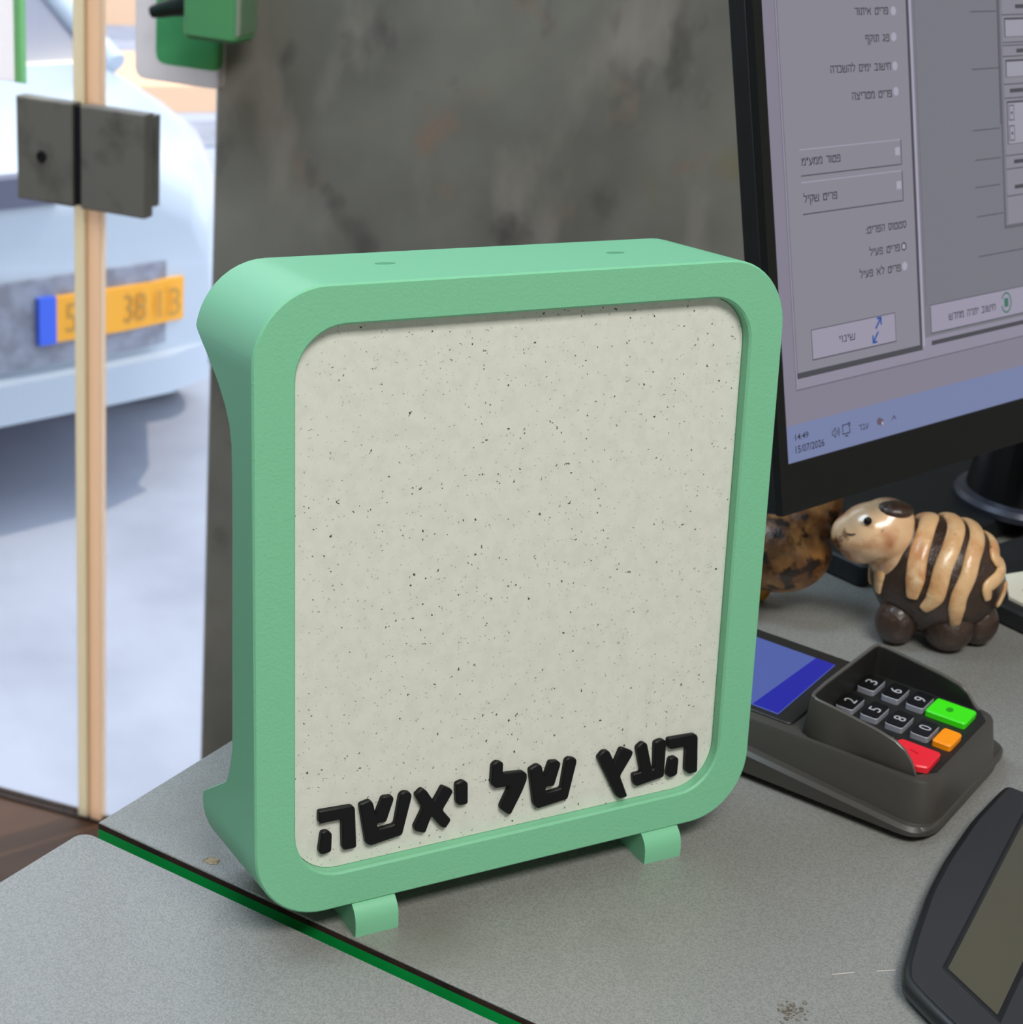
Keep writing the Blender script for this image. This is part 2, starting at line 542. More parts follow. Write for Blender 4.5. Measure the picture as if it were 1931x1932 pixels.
mb = MB(); mb.frame_box(G0, GD, GN, Zv, 0, GLEN, -.004, .014, FLOOR_Z - .02, FLOOR_Z + .003)
struct(mb.build('trim_1', m_core, smooth=0))

# hinge clamped on both panes
hg = thing('glass_hinge', tuple(P_H + Zv * -.007), 'dark bronze square hinge clamped on the glass door joint', 'hinge')
for u0, u1 in ((uH + .006, uH + .073), (uH - .080, uH - .004)):
    for w0, w1 in ((-.022, -.0015), (.0115, .028)):
        i_ = .006 if w0 > 0 else 0
        mb = MB(); mb.prism(G0, GD, Zv, GN, [(u0 + i_, -.062 + i_), (u1 - i_, -.062 + i_), (u1 - i_, .048 - i_), (u0 + i_, .048 - i_)], w0, w1 - i_ / 2, .0015)
        mb.build('clamp_plate', m_hinge, hg)
mb = MB(); mb.frame_box(G0, GD, GN, Zv, uH - .004, uH + .006, -.017, -.002, -.060, .046)
mb.build('pivot', m_hinge_d, hg)
mb = MB()
for q in range(1):
    mb.lathe(G0 + GD * (uH + .042) - GN * .022 + Zv * -.012, [(.0, -.0005), (.006, -.0005), (.005, -.003), (.0, -.003)], 16, axis=tuple(GN))
mb.build('screw', m_hinge_d, hg)

# posters and the green fixture by the wall's end
po = thing('poster', tuple(G0 + GD * (uH + .12) + Zv * .1), 'white poster with green border on the glass door at far left', 'poster')
mb = MB(); mb.frame_box(G0, GD, GN, Zv, uH + .078, uH + .40, -.0015, -.0003, .058, .42); mb.build('sheet', m_post_w, po, smooth=0)
mb = MB(); mb.frame_box(G0, GD, GN, Zv, uH + .072, uH + .086, -.0025, -.0016, .058, .42); mb.build('border_line', m_post_line, po, smooth=0)
ps = thing('sticker', tuple(G0 + GD * .03 + Zv * .1), 'green sticker with white edge on the glass beside the concrete wall', 'sticker')
mb = MB(); mb.prism(G0, GD, Zv, GN, fillet([(-.008, .082), (.094, .082), (.094, .32), (-.008, .32)], .012, 4), -.0025, -.0008); mb.build('backing', m_post_w, ps, smooth=0)
mb = MB(); mb.prism(G0, GD, Zv, GN, fillet([(-.006, .100), (.070, .100), (.070, .30), (-.006, .30)], .012, 4), -.0035, -.0026); mb.build('print', m_post_g, ps, smooth=0)
dp = thing('dispenser', tuple(G0 + WD * .03 - WN * .05 + Zv * .16), 'green dispenser with black spout hanging at the top of the concrete wall', 'dispenser')
mb = MB(); mb.prism(G0 - GN * .02, -GD, -GN, Zv, rrect(-.008, .052, .0, .05, .010), .140, .30, .004); mb.build('body', m_disp_g, dp)
mb = MB(); mb.frame_box(G0 - GN * .02, -GD, -GN, Zv, .040, .053, .004, .046, .148, .292); mb.build('side_strip', m_post_w, dp)
mb = MB(); mb.tube([G0 - GN * .045 + GD * (.000 + .0105 * k) + Zv * (.174 - .0034 * k) for k in range(6)], [.012, .013, .011, .009, .008, .006]); mb.build('spout', m_disp_d, dp)

# outside
GZ = -1.15
mb = MB(); mb.box(-14, 16, -6, 26, GZ - .05, GZ)
gr = struct(mb.build('ground', m_ground, smooth=0))
bd = thing('building', (3.5, 10, GZ), 'sunlit pale building across the street behind the car', 'building')
mb = MB(); mb.box(-6, 14, 10, 12, GZ, 5.5); mb.build('wall', m_out, bd, smooth=0)
mb = MB(); mb.box(-6, 14, 9.95, 10, GZ, GZ + .55); mb.build('base_course', m_out2, bd, smooth=0)
for k in range(4):
    mb = MB(); mb.box(-4 + 4 * k, -2.4 + 4 * k, 9.93, 10, .6, 2.0); mb.build('window', m_out_dark, bd, smooth=0)

for nm, y0, y1, h_, m_ in (('kerb', 7.35, 8.3, .12, m_out2), ('road_strip', 6.6, 7.1, .01, m_car_dark)):
    mb = MB(); mb.box(1.2, 9, y0, y1, GZ, GZ + h_); struct(mb.build(nm, m_, smooth=0))

# white car parked outside
CA = np.array([.754, 2.996, 0]); CW = np.array([.963, .27, 0]); CL = np.array([-.27, .963, 0])
CW /= np.linalg.norm(CW); CL /= np.linalg.norm(CL)
car = thing('car', tuple(CA + CL * 1.2 - CW * .3 + Zv * GZ), 'white car with yellow number plate parked outside the glass door', 'car')
def carpt(u, v, z): return CA + CW * u + CL * v + Zv * z
def uR(v): return .40 + .42 * (1 - math.exp(-v / .35))
UL = -1.05
rings = []
for v, zb, zt in ((0, -.90, -.50), (.004, -.905, -.44), (.03, -.91, -.405), (.12, -.92, -.39), (.35, -.93, -.375), (.62, -.93, -.36), (.95, -.93, -.33), (1.8, -.93, -.30), (2.8, -.93, -.33), (3.1, -.88, -.5)):
    r_ = uR(v) if v < 2.7 else uR(2.7) - (v - 2.7) * .4
    l_ = UL + (.28 * math.exp(-v / .35))
    pts = []
    for k, (u, z) in enumerate(((l_ + .03, zb), (r_ - .05, zb), (r_ - .01, zb + .08), (r_, zb + .2), (r_ - .01, zt - .14), (r_ - .06, zt - .05), (r_ - .16, zt), (l_ + .16, zt), (l_ + .06, zt - .05), (l_, zt - .14), (l_, zb + .15))):
        bow = max(0, 0.20 * ((u + .32) / .75) ** 4) if v < .03 else 0
        pts.append(carpt(u, v + min(bow, .2) * 0, z))
    rings.append(pts)
mb = MB(); mb.rings(rings); mb.build('body', m_car, car, 50)
def bowed(u0, u1, z0, z1, d0, d1, n=10):
    rr = []
    for k in range(n + 1):
        u = u0 + (u1 - u0) * k / n
        e = max(0, (abs(u + .33) - .55) / .2)
        bv = .06 * e * e
        rr.append([carpt(u, d0 + bv, z0), carpt(u, d1 + bv, z0), carpt(u, d1 + bv, z1), carpt(u, d0 + bv, z1)])
    return MB().rings(rr)
bowed(-.9, .36, -.80, -.615, -.012, .03).build('grille', m_car_dark, car)
bowed(-.92, .40, -.90, -.815, -.05, .03).build('bumper_lip', m_car, car, 50)
bowed(-.7, .02, -.465, -.405, -.012, .03).build('air_slot', m_car_slot, car)
lp = bowed(0.0, .325, -.750, -.655, -.024, -.010, 2).build('number_plate', m_plate, car)
bowed(-.040, 0.0, -.752, -.653, -.025, -.010, 2).build('country_band', m_plate_blue, lp)
for s_t, cu in (('5', .035), ('38', .19), ('13', .275)):
    put_text(s_t, CA, CW, Zv, cu, -.702, .028 * len(s_t), .062, 'plate_number', m_plate_ink, lp, lift=.0255, cn=tuple(-CL))
mb = MB(); mb.rings([[carpt(u, v, z) for u in (-.85, .62)] + [carpt(u, v + .012, z + .01) for u in (.62, -.85)] for v, z in ((.80, -.345), (1.05, -.16), (1.35, .03))]); mb.build('windscreen', m_car_glass, car)
mb = MB(); mb.rings([[carpt(u, v, z) for u, z in ((-.86, -.36), (.66, -.36), (.58, zt - .04), (.5, zt), (-.72, zt), (-.80, zt - .04))] for v, zt in ((.88, -.33), (1.38, .05), (1.7, .10), (2.3, .08), (2.9, -.28))]); mb.build('cabin', m_car, car, 50)
mb = MB(); mb.tube([carpt(.66, .78, -.35), carpt(.60, 1.05, -.16), carpt(.54, 1.36, .04)], [.035, .035, .035]); mb.build('windscreen_pillar', m_car, car)
for u in (-.95, .64):
    for v in (.62, 2.45):
        mb = MB(); mb.lathe(carpt(u, v, GZ + .26), [(.10, -.07), (.24, -.08), (.26, -.06), (.26, .06), (.24, .08), (.10, .07)], 36, axis=tuple(CW)); mb.build('wheel', m_tyre, car)

# ------------------------------------------------------------------ counter
C0 = np.array([-0.0262, 0.1098, 0])                 # corner of the far slab
THK = .032
def cpt(e, s): return C0 + EDGE * e + SEAM * s      # e along outer edge, s along the joint towards the viewer
cf = thing('counter', tuple(cpt(.5, .4) + Zv * FLOOR_Z), 'grey wood-grain counter top with green edge band under the mint sign', 'counter')
Lc = 1.16
poly_far = [tuple(cpt(0, 0)[:2]), tuple(cpt(Lc, 0)[:2]), tuple(cpt(Lc + .35, .62)[:2]), tuple(cpt(Lc + .1, 1.15)[:2]), tuple(cpt(0, 1.15)[:2])]
mb = MB(); mb.prism((0, 0, 0), X, Y, Zv, poly_far, -.0012, 0, .0004)
mb.build('worktop', m_ctr_far, cf, smooth=0)
mb = MB(); mb.prism((0, 0, 0), X, Y, Zv, poly_far, -.0032, -.0012)
mb.build('board_edge', m_core, cf, smooth=0)
mb = MB(); mb.prism((0, 0, 0), X, Y, Zv, poly_far, -THK, -.0032)
mb.build('edge_band', m_band, cf, smooth=0)
mb = MB(); mb.prism((0, 0, 0), X, Y, Zv, [tuple(cpt(e, s)[:2]) for e, s in ((.10, .08), (Lc, .08), (Lc, 1.05), (.03, 1.05))], FLOOR_Z, -THK)
mb.build('base_panel', m_core, cf, smooth=0)
# chip in the laminate
c_ch = np.array([.0066, .0669, 0])
mb = MB(); ring = [(c_ch[0] + r * .62 * math.cos(t), c_ch[1] + r * .62 * math.sin(t)) for t, r in zip(np.linspace(0, 2 * PI, 14, endpoint=False), (.0052, .0045, .0038, .005, .0042, .0048, .0066, .004, .0036, .0046, .0038, .0049, .0044, .0050))]
mb.prism((0, 0, 0), X, Y, Zv, fillet(ring, .002, 3), .00002, .00012)
mb.build('chip', m_chip, cf, smooth=0)
random.seed(11)
mb = MB()
for k in range(46):
    x, y = random.gauss(.168, .0026), random.gauss(-.1008, .0026)
    r = random.uniform(.0003, .0011)
    mb.prism((x, y, k * 4e-6), X, Y, Zv, [(r * math.cos(t) * random.uniform(.6, 1.3), r * math.sin(t) * random.uniform(.6, 1.3)) for t in np.linspace(0, 2 * PI, 7, endpoint=False)], .00002, .00006)
mb.build('stain', m_stain, cf, smooth=0)
mb = MB()
for (x0, y0), (x1, y1) in (((.1958, -.0888), (.2049, -.0912)), ((.2135, -.0940), (.2207, -.0963))):
    d = np.array([y0 - y1, x1 - x0]); d = d / np.linalg.norm(d) * .00035
    mb.prism((0, 0, 0), X, Y, Zv, [(x0, y0), (x0 - d[0], y0 - d[1]), (x1 - d[0], y1 - d[1]), (x1, y1)], .00002, .0001)
mb.build('scratch', m_scratch, cf, smooth=0)

GAP = -.0082
cn = thing('counter', tuple(cpt(-.3, .4) + Zv * FLOOR_Z), 'grey wood-grain counter slab in front, across the green joint', 'counter')
pn = [tuple(cpt(e, s)[:2]) for e, s in ((GAP, 1.15), (-.75, 1.15), (-.75, -.0005))]
pn += [tuple(cpt(GAP - .006 + .006 * math.sin(t), .0055 - .006 * math.cos(t))[:2]) for t in np.linspace(0, PI / 2, 7)]
mb = MB(); mb.prism((0, 0, 0), X, Y, Zv, pn, -THK, 0, .0005)
mb.build('worktop', m_ctr_near, cn, smooth=0)
mb = MB(); mb.prism((0, 0, 0), X, Y, Zv, [tuple(cpt(e, s)[:2]) for e, s in ((-.05, .09), (-.05, 1.05), (-.7, 1.05), (-.7, .09))], FLOOR_Z, -THK)
mb.build('base_panel', m_core, cn, smooth=0)

# ------------------------------------------------------------------ mint sign
PHI = math.radians(6)
SX = np.array([1., 0, 0]); SY = np.array([0, -math.sin(PHI), -math.cos(PHI)]); SZ = np.array([0, math.cos(PHI), -math.sin(PHI)])
SO = np.array([0, 0.02885, 0.24575])
W, H, R0, DP = .22, .235, .0273, .056
def sg(x, y, z): return SO + SX * x + SY * y + SZ * z
sign = thing('sign', (.11, .02, 0), 'mint green framed tabletop sign with black Hebrew letters on white panel', 'sign')
PROF = [(0, DP), (.0225, DP - .001), (.0241, .0525), (.0285, .0456), (.0335, .0385), (.0387, .0318), (.0449, .0258), (.0505, .0220), (.0576, .0201), (.07, .0198), (.0884, .0201),
        (.13, .0214), (.1725, .0226), (.1797, .0246), (.186, .0275), (.1895, .0300), (.2035, .0535), (.2055, .0550), (H, .0550)]
py_, pz_ = zip(*PROF)
def depth(y): return float(np.interp(y, py_, pz_))
ys = sorted(set([round(v, 5) for v in py_] + [round(R0 * (1 - math.cos(t)), 5) for t in np.linspace(0, PI / 2, 13)] + [round(H - R0 * (1 - math.cos(t)), 5) for t in np.linspace(0, PI / 2, 13)]))
def xl(y, r=R0):
    if y < r: return r - math.sqrt(max(0, r * r - (r - y) ** 2))
    if y > H - r: return r - math.sqrt(max(0, r * r - (y - H + r) ** 2))
    return 0.0
# outer outline: left side top->bottom then right side bottom->top
outl = [(xl(y), y) for y in ys] + [(W - xl(y), y) for y in reversed(ys)]
n_o = len(outl)
inn = offset(outl, -.0007)
I0, I1, J0, J1, IR = .0157, .2043, .0142, .2203, .0185
hole = [(min(max(x, 0), W), y) for x, y in outl]
def to_hole(x, y):
    # the same walk round the inner rounded rectangle
    fx = (x - W / 2) / (W / 2); fy = (y - H / 2) / (H / 2)
    return x, y
def rr_walk(x0, x1, y0, y1, r, hx):
    return None
# inner outline with matching vertex count, parametrised by angle around the centre
def ray_rrect(cx, cy, dx, dy, x0, x1, y0, y1, r):
    lo, hi = 0.0, 1.0
    def inside(t):
        x, y = cx + dx * t, cy + dy * t
        qx = max(x0 + r - x, 0, x - (x1 - r)); qy = max(y0 + r - y, 0, y - (y1 - r))
        return math.hypot(qx, qy) <= r if (x0 <= x <= x1 and y0 <= y <= y1) else False
    hi = 1.0
    while inside(hi): hi *= 1.5
    for _ in range(40):
        m = (lo + hi) / 2
        if inside(m): lo = m
        else: hi = m
    return cx + dx * lo, cy + dy * lo
ccx, ccy = (I0 + I1) / 2, (J0 + J1) / 2
def inner(off):
    return [ray_rrect(ccx, ccy, x - ccx, y - ccy, I0 - off, I1 + off, J0 - off, J1 + off, IR + off) for x, y in outl]
# denser outline so the corners of the opening stay round
dense = []
for i in range(n_o):
    a, b = outl[i], outl[(i + 1) % n_o]
    L_ = math.hypot(a[0] - b[0], a[1] - b[1])
    k = max(1, int(L_ / .004))
    for q in range(k):
        dense.append((a[0] + (b[0] - a[0]) * q / k, a[1] + (b[1] - a[1]) * q / k))
outl_d = [p for i, p in enumerate(dense) if math.hypot(p[0] - dense[i - 1][0], p[1] - dense[i - 1][1]) > 1e-6]
outl = outl_d
inn = offset(outl, -.0007)
REC = .0048
mb = MB()
loops = [[sg(x, y, REC + .002) for x, y in inner(0)], [sg(x, y, .0008) for x, y in inner(0)], [sg(x, y, 0) for x, y in inner(.0008)],
         [sg(x, y, 0) for x, y in inn], [sg(x, y, .0007) for x, y in outl]]
mb.rings(loops, cap=False)
mb.build('front_frame', m_green_tex, sign)
mb = MB()
front = [sg(x, y, .0007) for x, y in outl]
rear = [sg(x, y, depth(y)) for x, y in outl]
mb.rings([front, [sg(x, y, depth(y) - .0006) for x, y in outl], [sg(x, y, depth(y)) for x, y in offset(outl, -.0006)]], cap=False)
# back surface, strip by strip across the width
ysd = sorted(set(round(y, 6) for x, y in outl))
k0 = len(mb.v)
row = []
for y in ysd:
    yy = min(max(y, .0006), H - .0006)
    xa = xl(yy) + .0006
    row.append((sg(xa, yy, depth(y)), sg(W - xa, yy, depth(y))))
for a, b in row:
    mb.v += [tuple(a), tuple(b)]
for i in range(len(row) - 1):
    mb.f.append((k0 + 2 * i, k0 + 2 * i + 1, k0 + 2 * i + 3, k0 + 2 * i + 2))
shell = mb.build('case', m_green, sign, 40)
# two slots on the top: flat discs, their shade painted as darker green, little marks on the rounded corner
for cx, cz in ((.0634, .0320), (.1585, .0283)):
    mb = MB(); ring = [(cx + .0040 * math.cos(t), cz + .0022 * math.sin(t)) for t in np.linspace(0, 2 * PI, 20, endpoint=False)]
    mb.rings([[sg(x, .0002, z) for x, z in ring], [sg(x, -.00008, z) for x, z in ring]])
    mb.build('hole_shade_disc', m_hole_shade, sign)
mb = MB(); mb.prism(SO, SX, SY, SZ, [p for p in inner(-.0002)], REC, REC + .003)
panel = mb.build('panel', m_panel, sign, smooth=0)
LETTERS = [[[25.89,194.81],[39.3,195.38],[40.48,196.58],[41.28,213.18],[36.44,213.16],[35.49,212.08],[35.15,200.14],[26.61,200.12],[25.91,199.03]],[[27.08,203.52],[29.62,203.53],[31.25,204.93],[31.07,212.49],[27.13,213.0],[25.97,211.3]],[[42.34,195.57],[46.8,194.73],[48.0,196.55],[48.93,201.51],[51.76,194.51],[55.82,194.9],[56.47,196.47],[53.38,205.36],[49.55,204.99],[50.07,207.5],[56.91,207.11],[58.94,195.33],[60.36,194.29],[63.27,195.05],[64.03,196.65],[60.25,212.21],[47.07,213.79],[45.15,212.39]],[[65.24,196.67],[68.1,194.4],[70.09,195.78],[73.41,201.07],[76.94,195.19],[80.96,197.59],[81.5,198.91],[77.23,205.53],[81.1,210.54],[78.7,213.68],[76.68,212.5],[72.58,206.95],[70.04,213.69],[65.84,212.01],[65.06,210.14],[68.8,202.97]],[[82.63,195.52],[85.6,194.83],[87.89,196.13],[88.19,205.22],[84.43,205.24],[83.14,203.89]],[[98.39,190.92],[100.25,189.73],[103.29,190.87],[103.21,195.57],[112.35,196.39],[114.08,197.8],[114.2,200.48],[112.45,204.9],[107.56,214.0],[106.16,213.69],[102.71,210.54],[102.66,209.2],[106.48,201.52],[100.15,201.25],[98.15,198.99]],[[115.12,196.16],[118.68,194.77],[120.69,195.71],[122.07,201.05],[124.29,194.57],[128.28,195.11],[129.5,196.69],[126.84,205.79],[123.13,205.28],[122.98,207.94],[130.07,207.55],[131.71,195.53],[133.09,194.74],[136.29,195.65],[136.95,197.12],[133.5,212.88],[119.61,214.21],[117.81,211.94]],[[146.68,197.46],[149.27,195.01],[151.94,195.53],[154.95,201.29],[157.53,195.55],[159.01,195.68],[163.63,198.12],[163.44,199.72],[158.04,207.94],[162.28,217.93],[158.42,218.22],[156.82,216.49]],[[165.21,196.79],[167.88,194.86],[170.23,195.87],[173.67,208.39],[174.53,207.74],[173.98,196.05],[177.56,195.38],[179.78,196.63],[179.77,212.7],[166.24,214.33],[164.92,212.67],[164.15,208.37],[168.22,208.27]],[[180.5,195.67],[194.19,196.27],[195.55,197.75],[196.58,213.92],[192.55,214.22],[190.2,212.05],[189.94,201.11],[182.25,200.98],[180.61,199.55]],[[181.93,204.8],[184.98,204.57],[186.63,206.02],[186.39,213.23],[182.62,213.85],[180.95,212.11]]]
GLYPH = [(0, 1), (2,), (3,), (4,), (5,), (6,), (7,), (8,), (9, 10)]
for g in GLYPH:
    mb = MB()
    for k in g:
        p = fillet([(x / 1000, y / 1000) for x, y in LETTERS[k]], .0009, 2)
        mb.prism(SO, SX, SY, SZ, p, REC + .0003, REC - .0022, .0004)
    mb.build('letter', m_letter, panel, 25)
# feet: quarter-round blocks under the front edge, running back as wedges
for x0 in (.0385, .1685):
    x1 = x0 + .0178
    prof = [(.0012, -.0005), (.0006, .004), (.0022, .008), (.0055, .0115), (.010, .0138)]
    prof = [(0.0, 0.0), (.0001, .0035)] + [(.0003 + .0085 * (1 - math.cos(t)), .0042 + .0088 * math.sin(t)) for t in np.linspace(.05, PI / 2, 9)] + [(.040, .0095), (.052, .0070), (.052, 0.0)]
    mb = MB(); mb.rings([[np.array([x, y, z]) for y, z in prof] for x in (x0, x1)])
    mb.build('foot', m_green, sign, 25)

# ------------------------------------------------------------------ monitor
MH = np.array([.97437, .22495, 0]); MU = np.array([-.05822, .25219, .96593]); MN = np.array([.21729, -.94117, .25882])   # MN towards the viewer
MN = np.cross(MH, MU)
MS = .9                                            # size of the monitor's own millimetre
MO = np.array([.2907, .0912, .1024])
MH, MU, MN = MH * MS, MU * MS, MN * MS
mon = thing('monitor', (.60, .235, .014), 'black computer monitor showing a grey Hebrew form on its screen', 'monitor')
mb = MB()
# bezel ring with four bars
def mbox(u0, u1, v0, v1, w0, w1): return MB().frame_box(MO, MH, MU, MN, u0 / 1000, u1 / 1000, v0 / 1000, v1 / 1000, w0 / 1000, w1 / 1000)
mb = MB()
outer = fillet([(0, 0), (.645, 0), (.645, .372), (0, .372)], .003, 3)
mb.prism(MO, MH, MU, MN, outer, -.016, -.0045, .0008)
mb.build('housing', m_blk_side, mon)
mb = MB()
for u0, u1, v0, v1 in ((0, 6.8, 0, 372), (638, 645, 0, 372), (6.8, 638, 0, 25.8), (6.8, 638, 366, 372)):
    mb.frame_box(MO, MH, MU, MN, u0 / 1000, u1 / 1000, v0 / 1000, v1 / 1000, -.0045, 0)
mb.build('bezel', m_blk, mon, smooth=0)
mb = MB(); mb.prism(MO, MH, MU, MN, fillet([(.10, .03), (.545, .03), (.545, .32), (.10, .32)], .02, 4), -.046, -.016, .006)
mb.build('back_cover', m_blk_side, mon)
# base column with a ring foot
bc = np.array([.604, .233, 0])
mb = MB(); mb.lathe(bc, [(.001, .0142), (.0425, .0142), (.0435, .018), (.0415, .021), (.037, .0225), (.001, .0225)], 48); mb.build('base_ring', mat('dark_metal_ring', (62, 64, 76), .35, .3), mon)
mb = MB(); mb.lathe(bc, [(.001, .022), (.0368, .0225), (.0345, .04), (.032, .07), (.031, .12), (.030, .16), (.001, .16)], 40); mb.build('stand_column', m_blk_gloss, mon)
# screen with its windows
screen = mbox(6.8, 638, 25.8, 366, -4.4, -1.6).build('screen', m_scr, mon, smooth=0)
def flat(u0, u1, v0, v1, m, name, lv):
    w0 = -1.6 + lv * .05
    return mbox(u0, u1, v0, v1, w0 - .04, w0).build(name, m, screen, smooth=0)
flat(6.9, 637.9, 25.9, 45.1, m_scr_bar, 'taskbar', 1)
flat(18.0, 637.9, 62.5, 365, m_scr_win, 'window_frame', 1)
flat(18.0, 18.4, 63.0, 365, m_scr_mid, 'window_line', 2)
flat(18.0, 637.9, 62.2, 62.8, m_scr_mid, 'window_line', 2)
flat(19.6, 127.6, 70.8, 365, m_scr_panel, 'form_panel', 3)
flat(126.6, 128.9, 70.5, 365, m_scr_dark, 'panel_edge', 4)
flat(19.6, 128.9, 68.2, 71.2, m_scr_dark, 'panel_edge', 4)
flat(19.6, 20.0, 70.8, 365, m_scr_mid, 'panel_edge', 4)
flat(131.5, 630, 74.5, 365, m_scr_side, 'list_panel', 3)
flat(128.9, 131.5, 70, 365, m_scr_light, 'panel_gap', 3)
flat(133.6, 134.0, 92, 365, m_scr_mid, 'panel_edge', 5)
for v0, v1 in ((170.4, 183.6), (151.1, 167.2)):
    flat(31.2, 116.9, v0, v1, m_scr_panel, 'check_row', 5)
    flat(31.2, 116.9, v1 - .5, v1, m_scr_light, 'row_line', 6)
    flat(31.2, 116.9, v0 - .4, v0 + .2, m_scr_dark, 'row_line', 6)
    flat(116.5, 117.1, v0, v1, m_scr_dark, 'row_line', 6)
for c_ in (177.4, 159.5):
    flat(111.4, 115.6, c_ - 2.1, c_ + 2.1, m_scr_radio, 'check_box', 7)
def button(u0, u1, v0, v1):
    flat(u0, u1, v0, v1, m_scr_dark, 'button_edge', 5)
    flat(u0 + .4, u1 - .5, v0 + .6, v1 - .4, m_scr_btn, 'button', 6)
button(32.6, 105, 76, 92)
button(137.5, 250, 75.9, 92)
flat(137.5, 250, 69.5, 72.0, m_scr_dark, 'panel_edge', 5)
# right-hand dialog
flat(215.6, 320, 128.8, 300, m_scr_panel, 'dialog', 6)
flat(213.2, 215.6, 128.2, 300, m_scr_mid, 'dialog_shadow', 6)
flat(213.2, 320, 126.6, 128.8, m_scr_mid, 'dialog_shadow', 6)
flat(216.6, 216.9, 130, 300, m_scr_dark, 'dialog_line', 7)
for v0, v1 in ((234.4, 243.7), (212.1, 220.5), (174.6, 197.4)):
    flat(219.4, 300, v0 - .3, v1 + 1.1, m_scr_dark, 'field_edge', 7)
    flat(220.3, 299.5, v0, v1, m_scr_field, 'input_field', 8)
for v in (246.5, 231.2, 229.6, 223.5, 208.0, 200.2, 168.0, 160.4, 145.0):
    flat(217.2, 300, v - .28, v + .28, m_scr_dark, 'dialog_line', 7)
for c_ in (192.0, 180.5):
    flat(221.2, 226.6, c_ - 4.4, c_ + 4.4, m_scr_dark, 'spin_button', 9)
    flat(221.8, 226.0, c_ - 3.8, c_ + 3.8, m_scr_field, 'spin_button', 10)
    flat(223.3, 224.7, c_ - .8, c_ + .6, m_scr_text, 'spin_arrow', 11)
for u0, v in ((231, 251), (231, 226.4), (223, 204.3), (225, 164.2), (225, 149.8)):
    flat(u0, u0 + 14, v - 1.1, v + 1.1, m_scr_dark, 'dialog_text', 8)
for u0, u1, v in ((186.1, 211.7, 248.7), (185.7, 213.1, 217.5), (184.6, 212.1, 184), (186.2, 211.7, 167.5), (185.2, 210.3, 152.4), (185.8, 212.6, 136), (186.5, 260, 113.5)):
    flat(u0, u1, v - .25, v + .25, m_scr_dark, 'list_line', 5)
flat(212.6, 213.2, 186, 300, m_scr_dark, 'list_line', 5)
TXT = [('רותיא טירפ', 96.0, 250.5, 28.2, 4.5, (115.2, 250.2)), ('ףקות גפ', 99.9, 236.7, 20.2, 4.8, (114.6, 236.9)), ('הרכשהל םימי בושיח', 84.8, 222.1, 51.0, 5.2, (114.5, 221.9)),
       ('הצירטמ טירפ', 93.2, 208.0, 33.9, 5.2, (114.4, 208.7)), ('מ"עממ רוטפ', 47.9, 177.4, 31.2, 4.8, None), ('ליקש טירפ', 45.8, 158.8, 26.9, 5.3, None),
       (':טירפה סוטטס', 100.2, 138.4, 35.3, 5.0, None), ('ליעפ טירפ', 98.0, 126.5, 26.4, 5.1, (115.2, 126.5)), ('ליעפ אל טירפ', 93.4, 115.7, 35.7, 5.3, (115.4, 115.9)),
       ('יוניש', 61.9, 84.1, 13.2, 4.4, None), ('שדחמ הרתי בושיח', 177.6, 83.4, 46.0, 5.0, None), ('14:49', 20.0, 38.6, 10.8, 3.3, None), ('15/07/2026', 26.2, 32.2, 23.7, 3.9, None), ('רבע', 72.2, 34.8, 8.0, 3.4, None)]
def disc(u, v, r, m, name, lv, n=20):
    w0 = (-1.6 + lv * .05) / 1000
    return MB().prism(MO, MH, MU, MN, [((u + r * math.cos(t)) / 1000, (v + r * math.sin(t)) / 1000) for t in np.linspace(0, 2 * PI, n, endpoint=False)], w0 - .00004, w0).build(name, m, screen, smooth=0)
def stroke(pts, wd, m, name, lv, closed=False):
    mb = MB(); w0 = (-1.6 + lv * .05) / 1000
    seq = list(zip(pts, pts[1:] + pts[:1] if closed else pts[1:]))
    for (a, b) in (seq if closed else seq[:len(pts) - 1]):
        d = np.array([b[0] - a[0], b[1] - a[1]], float); d /= max(np.linalg.norm(d), 1e-9)
        nrm = np.array([-d[1], d[0]]) * wd / 2
        e = d * wd / 2
        q = [np.array(a) - e + nrm, np.array(a) - e - nrm, np.array(b) + e - nrm, np.array(b) + e + nrm]
        mb.prism(MO, MH, MU, MN, [tuple(p / 1000) for p in q], w0 - .00004, w0)
    return mb.build(name, m, screen, smooth=0)
